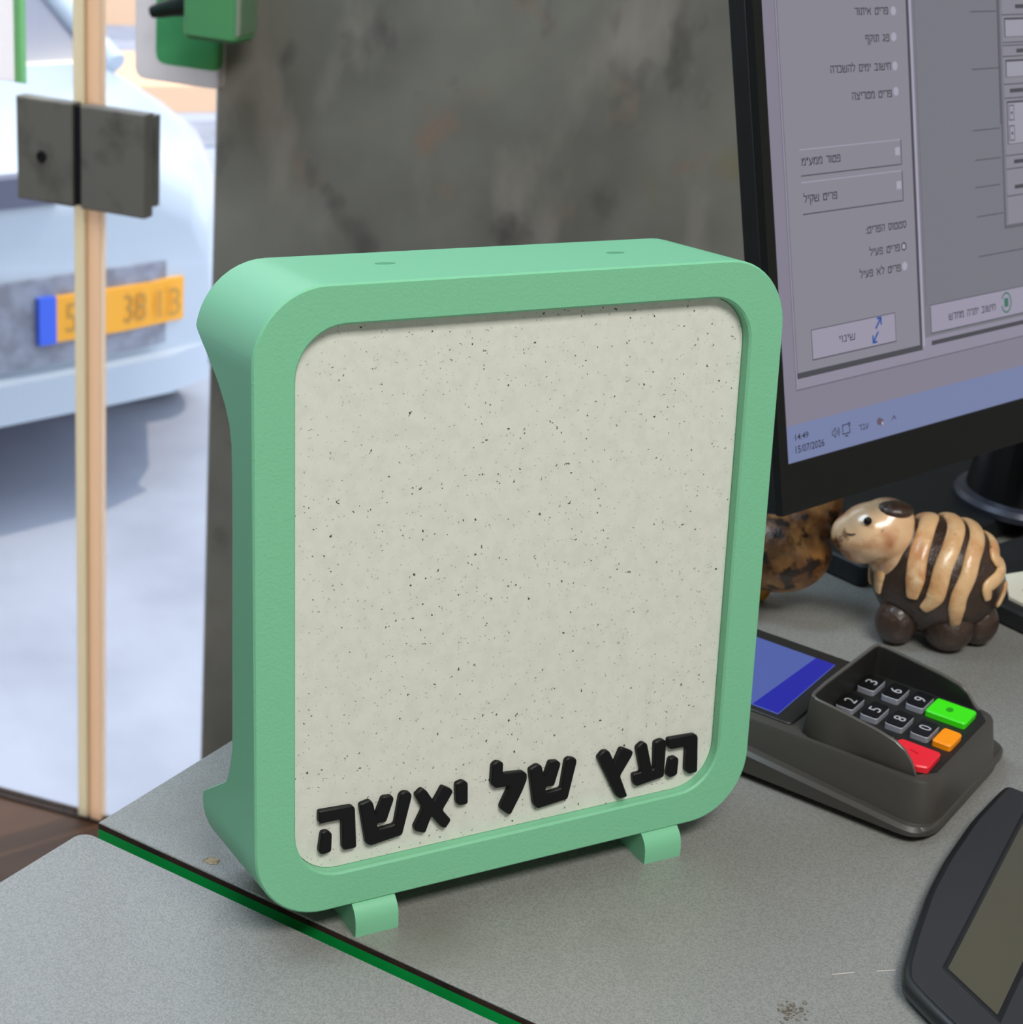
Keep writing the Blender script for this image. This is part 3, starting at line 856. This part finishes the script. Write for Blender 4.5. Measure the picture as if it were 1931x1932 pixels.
HEB = {'א': (.8, [[(0, 1), (.8, 0)], [(.72, 1), (.72, .72), (.45, .48)], [(.08, 0), (.1, .32), (.3, .62)]]), 'ב': (.7, [[(.05, 1), (.55, 1), (.55, 0)], [(0, 0), (.7, 0)]]),
       'ג': (.45, [[(.05, 1), (.35, 1), (.42, 0)], [(.38, .4), (0, 0)]]), 'ד': (.65, [[(0, 1), (.65, 1)], [(.5, 1), (.5, 0)]]), 'ה': (.65, [[(0, 1), (.65, 1), (.65, 0)], [(.08, .6), (.08, 0)]]),
       'ו': (.15, [[(0, 1), (.13, 1), (.13, 0)]]), 'ח': (.65, [[(.05, 0), (.05, 1), (.65, 1), (.65, 0)]]), 'ט': (.72, [[(.22, .95), (.05, .95), (.05, 0), (.7, 0), (.7, 1), (.42, 1), (.42, .75)]]),
       'י': (.13, [[(0, 1), (.13, 1), (.13, .55)]]), 'כ': (.6, [[(0, 1), (.48, 1), (.58, .85), (.58, .15), (.48, 0), (0, 0)]]), 'ל': (.58, [[(.02, 1.4), (.02, .95), (.55, .95), (.55, .6), (.25, 0)]]),
       'מ': (.72, [[(0, 0), (.12, .6), (0, 1)], [(.12, .6), (.35, 1), (.58, 1), (.7, .8), (.7, 0), (.4, 0)]]), 'ם': (.65, [[(0, 1), (.65, 1), (.65, 0), (.06, 0), (.06, 1)]]), 'נ': (.38, [[(.1, 1), (.35, 1), (.35, 0), (0, 0)]]),
       'ס': (.65, [[(0, 1), (.65, 1), (.63, .35), (.45, 0), (.22, 0), (.06, .35), (.05, 1)]]), 'ע': (.65, [[(.05, 1), (.28, .08)], [(.6, 1), (.6, .35), (.42, .08), (0, -.1)]]),
       'פ': (.62, [[(.3, .5), (.05, .5), (.05, 1), (.6, 1), (.6, 0), (0, 0)]]), 'ף': (.6, [[(.3, .5), (.05, .5), (.05, 1), (.58, 1), (.58, -.45)]]), 'צ': (.68, [[(.02, 1), (.62, 0)], [(.62, 1), (.62, .65), (.36, .45)], [(.65, 0), (0, 0)]]),
       'ק': (.62, [[(0, 1), (.62, 1), (.62, .6), (.4, .05)], [(.08, .62), (.08, -.45)]]), 'ר': (.55, [[(0, 1), (.55, 1), (.55, 0)]]), 'ש': (.88, [[(0, 1), (.08, 0), (.8, 0), (.88, 1)], [(.43, 1), (.43, .52), (.06, .35)]]),
       'ת': (.72, [[(.1, 1), (.7, 1), (.7, 0)], [(.2, 1), (.2, 0), (0, 0)]]), ':': (.08, [[(.04, .62), (.04, .66)], [(.04, .0), (.04, .04)]]), '"': (.25, [[(.05, 1.05), (.05, .75)], [(.22, 1.05), (.22, .75)]])}
def heb_caption(t, cu_, cv_, wd, ht, lw):
    tot = sum((.42 if c == ' ' else HEB[c][0]) + .27 for c in t) - .27
    kx, x = wd / tot, 0
    mb = MB(); w0 = (-1.6 + .5) / 1000
    for c in t:
        if c == ' ':
            x += .42 + .27; continue
        for pl_ in HEB[c][1]:
            pts = [np.array([cu_ - wd / 2 + (x + a) * kx, cv_ - ht / 2 + b * ht]) for a, b in pl_]
            for p, q in zip(pts, pts[1:]):
                d = q - p; d = d / max(np.linalg.norm(d), 1e-9); nr = np.array([-d[1], d[0]]) * lw / 2; e = d * lw / 2
                mb.prism(MO, MH, MU, MN, [tuple(v / 1000) for v in (p - e + nr, p - e - nr, q + e - nr, q + e + nr)], w0 - .00004, w0)
        x += HEB[c][0] + .27
    return mb.build('caption', m_scr_text, screen, smooth=0)
for s_t, cu_, cv_, wd, ht, ic in TXT:
    if s_t[0].isdigit():
        put_text(s_t, MO, MH, MU, cu_ / 1000, cv_ / 1000, wd / 1000, ht / 1000, 'caption', m_scr_text, screen, lift=(-1.6 + .5) / 1000, bold=.006)
    else:
        heb_caption(s_t, cu_, cv_ - ht * .04, wd, min(ht, 4.6) * (.70 if wd > 10 else .75), .52 if wd > 10 else .38)
    if ic:
        disc(ic[0], ic[1], 2.3, m_scr_radio, 'radio_button', 7)
        if 'ליעפ ט' in s_t:
            stroke([(ic[0] + 1.9 * math.cos(t), ic[1] + 1.9 * math.sin(t)) for t in np.linspace(0, 2 * PI, 12, endpoint=False)], .7, m_scr_text, 'radio_ring', 9, True)
# icons
stroke([(87.4, 86.0), (91.6, 90.6)], 1.2, m_scr_blue, 'swap_icon', 9)
stroke([(88.9, 90.8), (91.8, 90.8), (91.8, 87.6)], 1.2, m_scr_blue, 'swap_icon', 9)
stroke([(88.6, 83.2), (84.4, 78.6)], 1.2, m_scr_blue, 'swap_icon', 9)
stroke([(87.1, 78.4), (84.2, 78.4), (84.2, 81.6)], 1.2, m_scr_blue, 'swap_icon', 9)
stroke([(212.3 + 4.8 * math.cos(t), 84.3 + 5.6 * math.sin(t)) for t in np.linspace(-2.8, 2.6, 22)], .9, m_scr_green, 'refresh_icon', 9)
flat(210.3, 214.3, 81.8, 86.9, m_scr_green, 'refresh_icon', 9)
stroke([(45.3, 34.6), (46.3, 34.6), (47.9, 32.9), (47.9, 38.2), (46.3, 36.6), (45.3, 36.6)], .4, m_scr_text, 'speaker_icon', 9, True)
for r in (1.3, 2.3, 3.3):
    stroke([(48.2 + r * math.cos(t), 35.6 + r * math.sin(t)) for t in np.linspace(-.8, .8, 7)], .35, m_scr_text, 'speaker_icon', 9)
stroke([(58.5, 38.4), (54.2, 38.4), (54.2, 33.6), (60.2, 33.6), (60.2, 36.0)], .5, m_scr_text, 'network_icon', 9)
flat(56.0, 58.6, 31.9, 32.6, m_scr_text, 'network_icon', 9)
stroke([(59.6, 37.0), (59.2, 38.8), (60.6, 38.8), (60.2, 37.0)], .5, m_scr_text, 'network_icon', 9, True)
disc(86.3, 35.2, 2.1, m_scr_brown, 'cloud_icon', 8); disc(88.4, 34.4, 1.8, m_scr_brown, 'cloud_icon', 8); disc(88.9, 33.8, 1.0, m_scr_radio, 'cloud_icon', 10)
stroke([(97.9, 34.3), (99.5, 36.1), (101.1, 34.3)], .5, m_scr_text, 'chevron_icon', 9)

# ------------------------------------------------------------------ black tray under the monitor, second tray with card
md = MH; me_ = np.array([-.22495, .97437, 0])
T0 = np.array([.4372, .186, 0])
tr = MB(); tr.prism(T0, md, me_, Zv, fillet([(0, 0), (.42, 0), (.42, .20), (0, .20)], .006, 4), 0.0, .014, .0015)
tag(tr.build('monitor_tray', m_slab), 'flat black tray standing under the monitor base', 'tray')
K0 = np.array([.4895, .104, 0])
kd = np.array([.985, .17, 0]); kd /= np.linalg.norm(kd); ke = np.array([-kd[1], kd[0], 0])
kb = MB(); kb.prism(K0, kd, ke, Zv, fillet([(-.002, -.06), (.30, -.06), (.30, .078), (-.002, .078)], .005, 4), 0.0, .0115, .0015)
tag(kb.build('flat_box', m_slab), 'flat black box behind the striped figurine, under the pale card', 'box')
cd = thing('printed_card', (.52, .13, .0116), 'pale printed card lying on the flat black box at right edge', 'card')
mb = MB(); mb.prism((0, 0, 0), X, Y, Zv, [(.494, .1125), (.56, .088), (.58, .15), (.512, .152), (.492, .128)], .0117, .0135); mb.build('sheet', m_card, cd, smooth=0)
for (x, y, t) in ((.5075, .1305, .5), (.5125, .126, .5), (.516, .133, .4), (.521, .125, .5)):
    put_text('xx', (x, y, .0136), np.array([.80, -.6, 0]), np.array([.6, .80, 0]), 0, 0, .005, .003, 'print_mark', m_ink, cd)

# ------------------------------------------------------------------ card terminal
TL = np.array([.449, -.893, 0]); TL /= np.linalg.norm(TL)
TW = np.array([-TL[1], TL[0], 0])
def tp(l, w_, z): return TL * l + TW * w_ + Zv * z
tm = thing('card_terminal', tuple(tp(.075, .295, 0)), 'charcoal card payment terminal with blue screen and coloured keys', 'card terminal')
O3 = (0, 0, 0)
def lring(poly, zf, ins=0):
    p = offset(poly, -ins) if ins else poly
    return [tp(l, w_, zf(l) if callable(zf) else zf) for l, w_ in p]
base = fillet([(-.015, .2395), (.1605, .2395), (.1605, .347), (-.015, .347)], .012, 6)
crease = lambda l: float(np.interp(l, (-.015, .159), (.0195, .0058)))
mb = MB(); mb.rings([lring(base, .0, .0065), lring(base, .0028, .0045), lring(base, .0040), lring(base, crease), lring(base, lambda l: crease(l) + .0015, .002), lring(base, lambda l: crease(l) + .0012, .006)])
mb.build('base_tray', m_term, tm)
body = fillet([(-.012, .2485), (.1572, .2485), (.1572, .334), (-.012, .334)], .011, 6)
mb = MB(); mb.rings([lring(body, .002, -.005), lring(body, .010, -.003), lring(body, .0245), lring(body, .0258, .0008), lring(body, .0262, .0022)])
mb.build('body', m_term, tm)
# screen
mb = MB(); mb.prism(O3, TL, TW, Zv, fillet([(-.008, .2545), (.088, .2545), (.088, .332), (-.008, .332)], .003, 3), .0258, .0272, .0005); mb.build('screen_bezel', m_term_dark, tm)
sc_ = MB(); sc_.prism(O3, TL, TW, Zv, [(.002, .2585), (.0795, .2585), (.0785, .3225), (.002, .3225)], .0270, .0276); sc_ = sc_.build('screen', m_tscreen, tm, smooth=0)
mb = MB(); mb.prism(O3, TL, TW, Zv, [(.0665, .2588), (.0793, .2588), (.0783, .3222), (.0685, .3222)], .0276, .0278); mb.build('screen_bar', m_tscreen_bar, sc_, smooth=0)
# keypad shield: walls on three sides, sloping down towards the end
def shield_top(l): return float(np.interp(l, (.093, .110, .128, .137, .142, .146, .1485), (.0455, .0435, .041, .0390, .0362, .0315, .0268)))
ls = [.1485, .146, .142, .137, .128, .110, .0985]
path_o = [(l, .2505 + (.0015 if l < .14 else .0015)) for l in ls] + [(.0955, .2535), (.0945, .257)] + [(.0938, w_) for w_ in (.27, .29, .31)] + [(.0938, .3245), (.0948, .3290), (.0985, .3312)] + [(l, .3312) for l in reversed(ls[:-1])]
def wall_ring(i):
    l, w_ = path_o[i]
    p0 = np.array(path_o[max(i - 1, 0)]); p1 = np.array(path_o[min(i + 1, len(path_o) - 1)])
    t = p1 - p0; t = t / np.linalg.norm(t); nn = np.array([t[1], -t[0]])      # nn points inwards? fixed below
    cc = np.array([.125, .291]) - np.array([l, w_])
    if nn @ cc < 0: nn = -nn
    zt = shield_top(l)
    if l < .0985: zt = .0455 - (w_ - .2505) * .035
    else: zt = zt - (.0028 if w_ > .3 else 0)
    zt = max(zt, .0266)
    k = (zt - .026) * .06
    o_b = np.array([l, w_]) - nn * (k + .0002)
    a = np.array([l, w_])
    i_t = a + nn * .0016
    i_b = a + nn * (.0016 + k * .12)
    return [tp(*o_b, .0255), tp(*a, zt - .0006), tp(*(a + nn * .0005), zt), tp(*(a + nn * .0012), zt), tp(*i_t, zt - .0007), tp(*i_b, .0215)]
mb = MB(); mb.rings([wall_ring(i) for i in range(len(path_o))]); mb.build('key_shield', m_term, tm, 40)
mb = MB(); mb.rings([[wall_ring(i)[k] + Zv * .0002 for k in (1, 2, 3, 4)] for i in range(len(path_o))]); mb.build('shield_rim_glint', m_term_glint, tm, 50)
def inner_shade(i):  # dark sheet over the inner walls, recess shade put into its colour
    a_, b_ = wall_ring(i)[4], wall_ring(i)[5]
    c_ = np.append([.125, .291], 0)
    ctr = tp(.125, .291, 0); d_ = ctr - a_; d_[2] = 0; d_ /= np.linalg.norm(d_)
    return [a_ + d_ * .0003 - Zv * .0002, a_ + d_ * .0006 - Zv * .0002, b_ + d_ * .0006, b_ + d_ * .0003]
mb = MB(); mb.rings([inner_shade(i) for i in range(len(path_o))]); mb.build('shield_inner_shade', m_term_dark, tm, 40)
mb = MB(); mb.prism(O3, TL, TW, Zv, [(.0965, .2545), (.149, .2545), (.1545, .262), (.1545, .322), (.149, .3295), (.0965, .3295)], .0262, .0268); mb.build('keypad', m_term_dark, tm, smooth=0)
def key(l0, l1, w0, w1, zt, name, m, poly=None):
    pl_ = poly or fillet([(l0, w0), (l1, w0), (l1, w1), (l0, w1)], .0018, 3)
    mb = MB(); mb.rings([lring(pl_, .0266), lring(pl_, zt - .0006), lring(pl_, zt, .0006)])
    return mb.build(name, m, tm, 30)
KZ = .0298
DZ = np.array([0, 0, 0])
# key plan shifted so the tops sit where the photo shows them at their height
for d, l0, w0 in (('1', .0935, .2580), ('4', .1057, .2580), ('7', .1178, .2580), ('2', .0935, .2818), ('5', .1057, .2818), ('8', .1178, .2818), ('0', .1300, .2818), ('3', .0965, .3062), ('6', .1087, .3062), ('9', .1208, .3062)):
    l0 += .003
    if w0 > .3: l0 -= .003
    l1, w1 = l0 + .0088, w0 + .0150
    kk = key(l0, l1, w0, w1, KZ, 'number_key', m_key_side)
    mb = MB(); mb.prism(O3, TL, TW, Zv, fillet([(l0 + .0003, w0 + .0003), (l1 - .0003, w0 + .0003), (l1 - .0003, w1 - .0003), (l0 + .0003, w1 - .0003)], .0016, 3), KZ - .0002, KZ + .0003); mb.build('key_cap', m_key_top, kk, smooth=0)
    put_text(d, tp((l0 + l1) / 2, (w0 + w1) / 2, KZ + .00036), TW, -TL, 0, 0, .0040, .0056, 'digit', m_digit, kk, cn=(0, 0, 1))
kg = key(.1305, .1500, .3062, .3222, KZ, 'enter_key', m_kgreen)
MB().prism(O3, TL, TW, Zv, [(.1395 + .0016 * math.cos(t), .3142 + .0022 * math.sin(t)) for t in np.linspace(0, 2 * PI, 14, endpoint=False)], KZ, KZ + .0002).build('key_mark', m_kgreen_mark, kg, smooth=0)
key(.1435, .1525, .2818, .2968, KZ, 'clear_key', m_korange)
kr = key(0, 0, 0, 0, KZ, 'cancel_key', m_kred, fillet([(.1310, .2690), (.1330, .2735), (.1515, .2735), (.1520, .2570), (.1460, .2545)], .0015, 3))
MB().prism(O3, TL, TW, Zv, [(.1395, .2660), (.1400, .2666), (.1440, .2655), (.1436, .2648)], KZ, KZ + .0002).build('key_mark', m_kred_mark, kr, smooth=0)
# lower lip round the end
lip = fillet([(.128, .2420), (.1618, .2420), (.1618, .3455), (.128, .3455)], .012, 6)
mb = MB(); mb.rings([lring(lip, .0025, .002), lring(lip, .0035), lring(lip, .0062), lring(lip, .0074, .0012), lring(lip, .0072, .004)]); mb.build('end_lip', m_term, tm)

# ------------------------------------------------------------------ black handheld at the lower right
hd = thing('handheld_device', (.29, -.10, 0), 'black rounded device with dim grey window lying at lower right corner', 'device')
ho = [(.3560, -.0260), (.3520, -.0174), (.3437, -.0204), (.3150, -.0340), (.2823, -.0530), (.2590, -.0685), (.2339, -.0882), (.2166, -.1028), (.2105, -.1100), (.2095, -.1160), (.2085, -.1260), (.2070, -.1600), (.2125, -.1760), (.235, -.172), (.376, -.080)]
ho = fillet(ho, .006, 4)
mb = MB(); mb.rings([[np.array([x, y, 0]) for x, y in offset(ho, -.004)], [np.array([x, y, .0025]) for x, y in offset(ho, -.0008)], [np.array([x, y, .0055]) for x, y in ho], [np.array([x, y, .0078]) for x, y in offset(ho, -.0010)], [np.array([x, y, .0090]) for x, y in offset(ho, -.0032)]])
mb.build('case', m_hand_edge, hd, 50)
mb = MB(); mb.prism(O3, X, Y, Zv, offset(ho, -.0034), .0086, .0093, .0002); mb.build('face_plate', m_hand, hd, smooth=0)
win = [(.2304, -.1127), (.3400, -.0424), (.3640, -.0560), (.2286, -.1410)]
fr_ = offset(win, .0022)
mb = MB(); mb.rings([[np.array([x, y, .0092]) for x, y in fr_], [np.array([x, y, .0100]) for x, y in offset(win, .0016)], [np.array([x, y, .0100]) for x, y in offset(win, .0008)], [np.array([x, y, .0094]) for x, y in win]], cap=False); mb.build('window_rim', m_hand_edge, hd)
mb = MB(); mb.prism(O3, X, Y, Zv, win, .0090, .0095); mb.build('window_glass', m_hand_win, hd, smooth=0)

# ------------------------------------------------------------------ figurines
FR = np.array([.8735, -.4868, 0]); FB = np.array([.4868, .8735, 0])
FC = np.array([.4342, .1276, .035])
def fl(r, b, z): return FC + FR * r + FB * b + Zv * z
fig = thing('animal_figurine', (FC[0], FC[1], 0), 'glazed brown animal figurine with raised cream stripes on the counter', 'figurine')
AX = (FR, FB, Zv)
RAD = np.array([.0350, .0295, .0318])
mb = MB(); mb.sphere(FC, RAD, AX, 40, 26)
mb.sphere(fl(-.022, 0, .012), (.017, .017, .020), AX)
fb = mb.build('body', m_brown, fig); remesh(fb, .0016)
for r, b, z, rx in ((-.021, -.013, -.022, .0115), (.006, -.016, -.022, .0135), (.024, -.006, -.021, .0115), (-.012, .014, -.022, .011), (.018, .016, -.022, .011)):
    mb = MB(); C_ = fl(r, b, 0); C_[2] = .0125
    mb.sphere(C_, (rx, rx * .95, .0125), AX, 24, 14); mb.build('leg', m_brown, fig)
mb = MB()
mb.sphere(fl(-.0380, -.004, .0235), (.0205, .0165, .0165), AX)
mb.sphere(fl(-.0490, -.004, .0215), (.0125, .0125, .0115), AX)
mb.sphere(fl(-.0330, -.003, .0300), (.0145, .0135, .0125), AX)
mb.sphere(fl(-.0270, -.002, .0130), (.0125, .0145, .0170), AX)
mb.sphere(fl(-.0445, -.004, .0140), (.0110, .0110, .0080), AX)
hd_ = mb.build('head', m_head, fig); remesh(hd_, .0014)
mb = MB(); mb.sphere(fl(-.0465, -.0165, .0345), (.0022, .0018, .0022), AX, 14, 10); mb.build('eye', m_letter, hd_)
mb = MB(); mb.sphere(fl(-.0310, -.0065, .0385), (.0100, .0085, .0040), AX, 20, 12); mb.build('brow_patch', m_brown, hd_)
mb = MB(); mb.tube([fl(-.0585, -.010, .0245), fl(-.0535, -.0150, .0255), fl(-.0490, -.0160, .0270)], [.0005, .0006, .0004], 8); mb.build('mouth', m_brown, hd_)
ST = [[[-.0097, .0024, .0312], [-.0147, -.0107, .0272], [-.0181, -.0197, .018], [-.0188, -.0245, .0072], [-.0188, -.0253, -.0028]],
      [[.0025, -.0071, .0315], [-.0019, -.0196, .0245], [-.006, -.0261, .0151], [-.0073, -.0288, .0059], [-.0085, -.0291, -.001], [-.0123, -.0272, -.0079]],
      [[.0134, -.0114, .0274], [.0098, -.0212, .0212], [.0077, -.0267, .0131], [.0042, -.0297, .0022], [.0045, -.0291, -.0068], [.0064, -.0253, -.0164]],
      [[.0237, -.0127, .0199], [.0286, -.0125, .0137], [.0263, -.0179, .0099], [.0199, -.0242, .0061], [.0213, -.024, -.0008]],
      [[.0342, -.0074, .0031], [.0332, -.0099, -.0042], [.0307, -.0117, -.0104]],
      [[-.0209, .0004, .0262], [-.0274, -.0079, .0189], [-.0323, -.0071, .0111], [-.0336, -.0096, .0016], [-.0326, -.0091, -.0083]],
      [[-.0344, .0071, .002], [-.0348, .0051, -.0036], [-.0338, .0028, -.0094]]]
SW = [.0052, .0049, .0047, .0040, .0028, .0040, .0025]
def smooth_path(P, n=18):
    P = [np.array(p, float) for p in P]
    out = []
    for i in range(len(P) - 1):
        p0, p1, p2, p3 = P[max(i - 1, 0)], P[i], P[i + 1], P[min(i + 2, len(P) - 1)]
        for k in range(6):
            t = k / 6
            out.append(.5 * ((2 * p1) + (p2 - p0) * t + (2 * p0 - 5 * p1 + 4 * p2 - p3) * t * t + (3 * p1 - p0 - 3 * p2 + p3) * t ** 3))
    return out + [P[-1]]
for s_, wd in zip(ST, SW):
    s_ = [np.array(p) for p in s_]
    # carry the stripe over the ridge and down the far side
    top = s_[0]
    far = []
    if top[2] > .015:
        for k, b in enumerate((.010, .019, .025)):
            z = .0318 * math.sqrt(max(0, 1 - (b / .0295) ** 2 - (top[0] / .035) ** 2))
            far.append(np.array([top[0], b, max(z, 0.004)]))
    P = list(reversed(far)) + s_
    P = smooth_path(P)
    flat_ = []
    pts = []
    for p in P:
        nrm = p / RAD ** 2
        nrm = nrm / np.linalg.norm(nrm)
        q = p / max(1e-6, math.sqrt(((p / RAD) ** 2).sum()))      # back on the surface
        pts.append(fl(*(q + nrm * .0004)))
        flat_.append((FR * nrm[0] + FB * nrm[1] + Zv * nrm[2], .48))
    n_ = len(pts)
    rad = [wd * min(1, .30 + 3.2 * min(i, n_ - 1 - i) / n_ + .25) for i in range(n_)]
    mb = MB(); mb.tube(pts, rad, 14, flat_); mb.build('stripe', m_pale, fig, 60)

F2 = np.array([.3736, .1776, .033])
def f2(r, b, z): return F2 + FR * r + FB * b + Zv * z
g2 = thing('animal_figurine', (F2[0], F2[1], 0), 'mottled brown figurine half hidden behind the mint sign', 'figurine')
mb = MB(); mb.sphere(f2(-.006, 0, .003), (.0285, .0240, .0225), AX, 32, 20); mb.sphere(f2(.004, .004, .016), (.018, .016, .013), AX)
mb.sphere(f2(-.030, 0, .004), (.017, .016, .018), AX)
b2 = mb.build('body', m_mottle, g2); remesh(b2, .0018)
mb = MB(); mb.tube([f2(.012, .006, .008), f2(.0165, .006, .018), f2(.0180, .007, .0290), f2(.0178, .008, .0370)], [.0095, .0085, .0078, .0070]); mb.build('tail', m_mottle, g2)
for r, b in ((-.0095, .0125), (-.030, -.010), (-.034, .008)):
    mb = MB(); C_ = f2(r, b, 0); C_[2] = .0085
    mb.sphere(C_, (.0052, .0052, .0085), AX, 20, 12); mb.tube([C_ + Zv * .002, C_ + Zv * .014], [.0052, .0060]); mb.build('leg', m_yellow, g2)

# frames round the ceiling lamp and the added cool fill light
for c_, sx, sy in (((.02, -1.15), .55, .30), ((-.60, .55), .5, .25)):
    t_ = thing('lamp_and_fill_frame', (c_[0], c_[1], CEIL_Z), 'flat rectangular ceiling frame round a lamp or added fill light', 'ceiling light')
    mb = MB()
    for u0, u1, v0, v1 in ((-sx - .02, sx + .02, -sy - .02, -sy), (-sx - .02, sx + .02, sy, sy + .02), (-sx - .02, -sx, -sy, sy), (sx, sx + .02, -sy, sy)):
        mb.box(c_[0] + u0, c_[0] + u1, c_[1] + v0, c_[1] + v1, CEIL_Z - .03, CEIL_Z)
    mb.build('frame', m_plain, t_, smooth=0)
    t_['group'] = 'ceiling light panels'
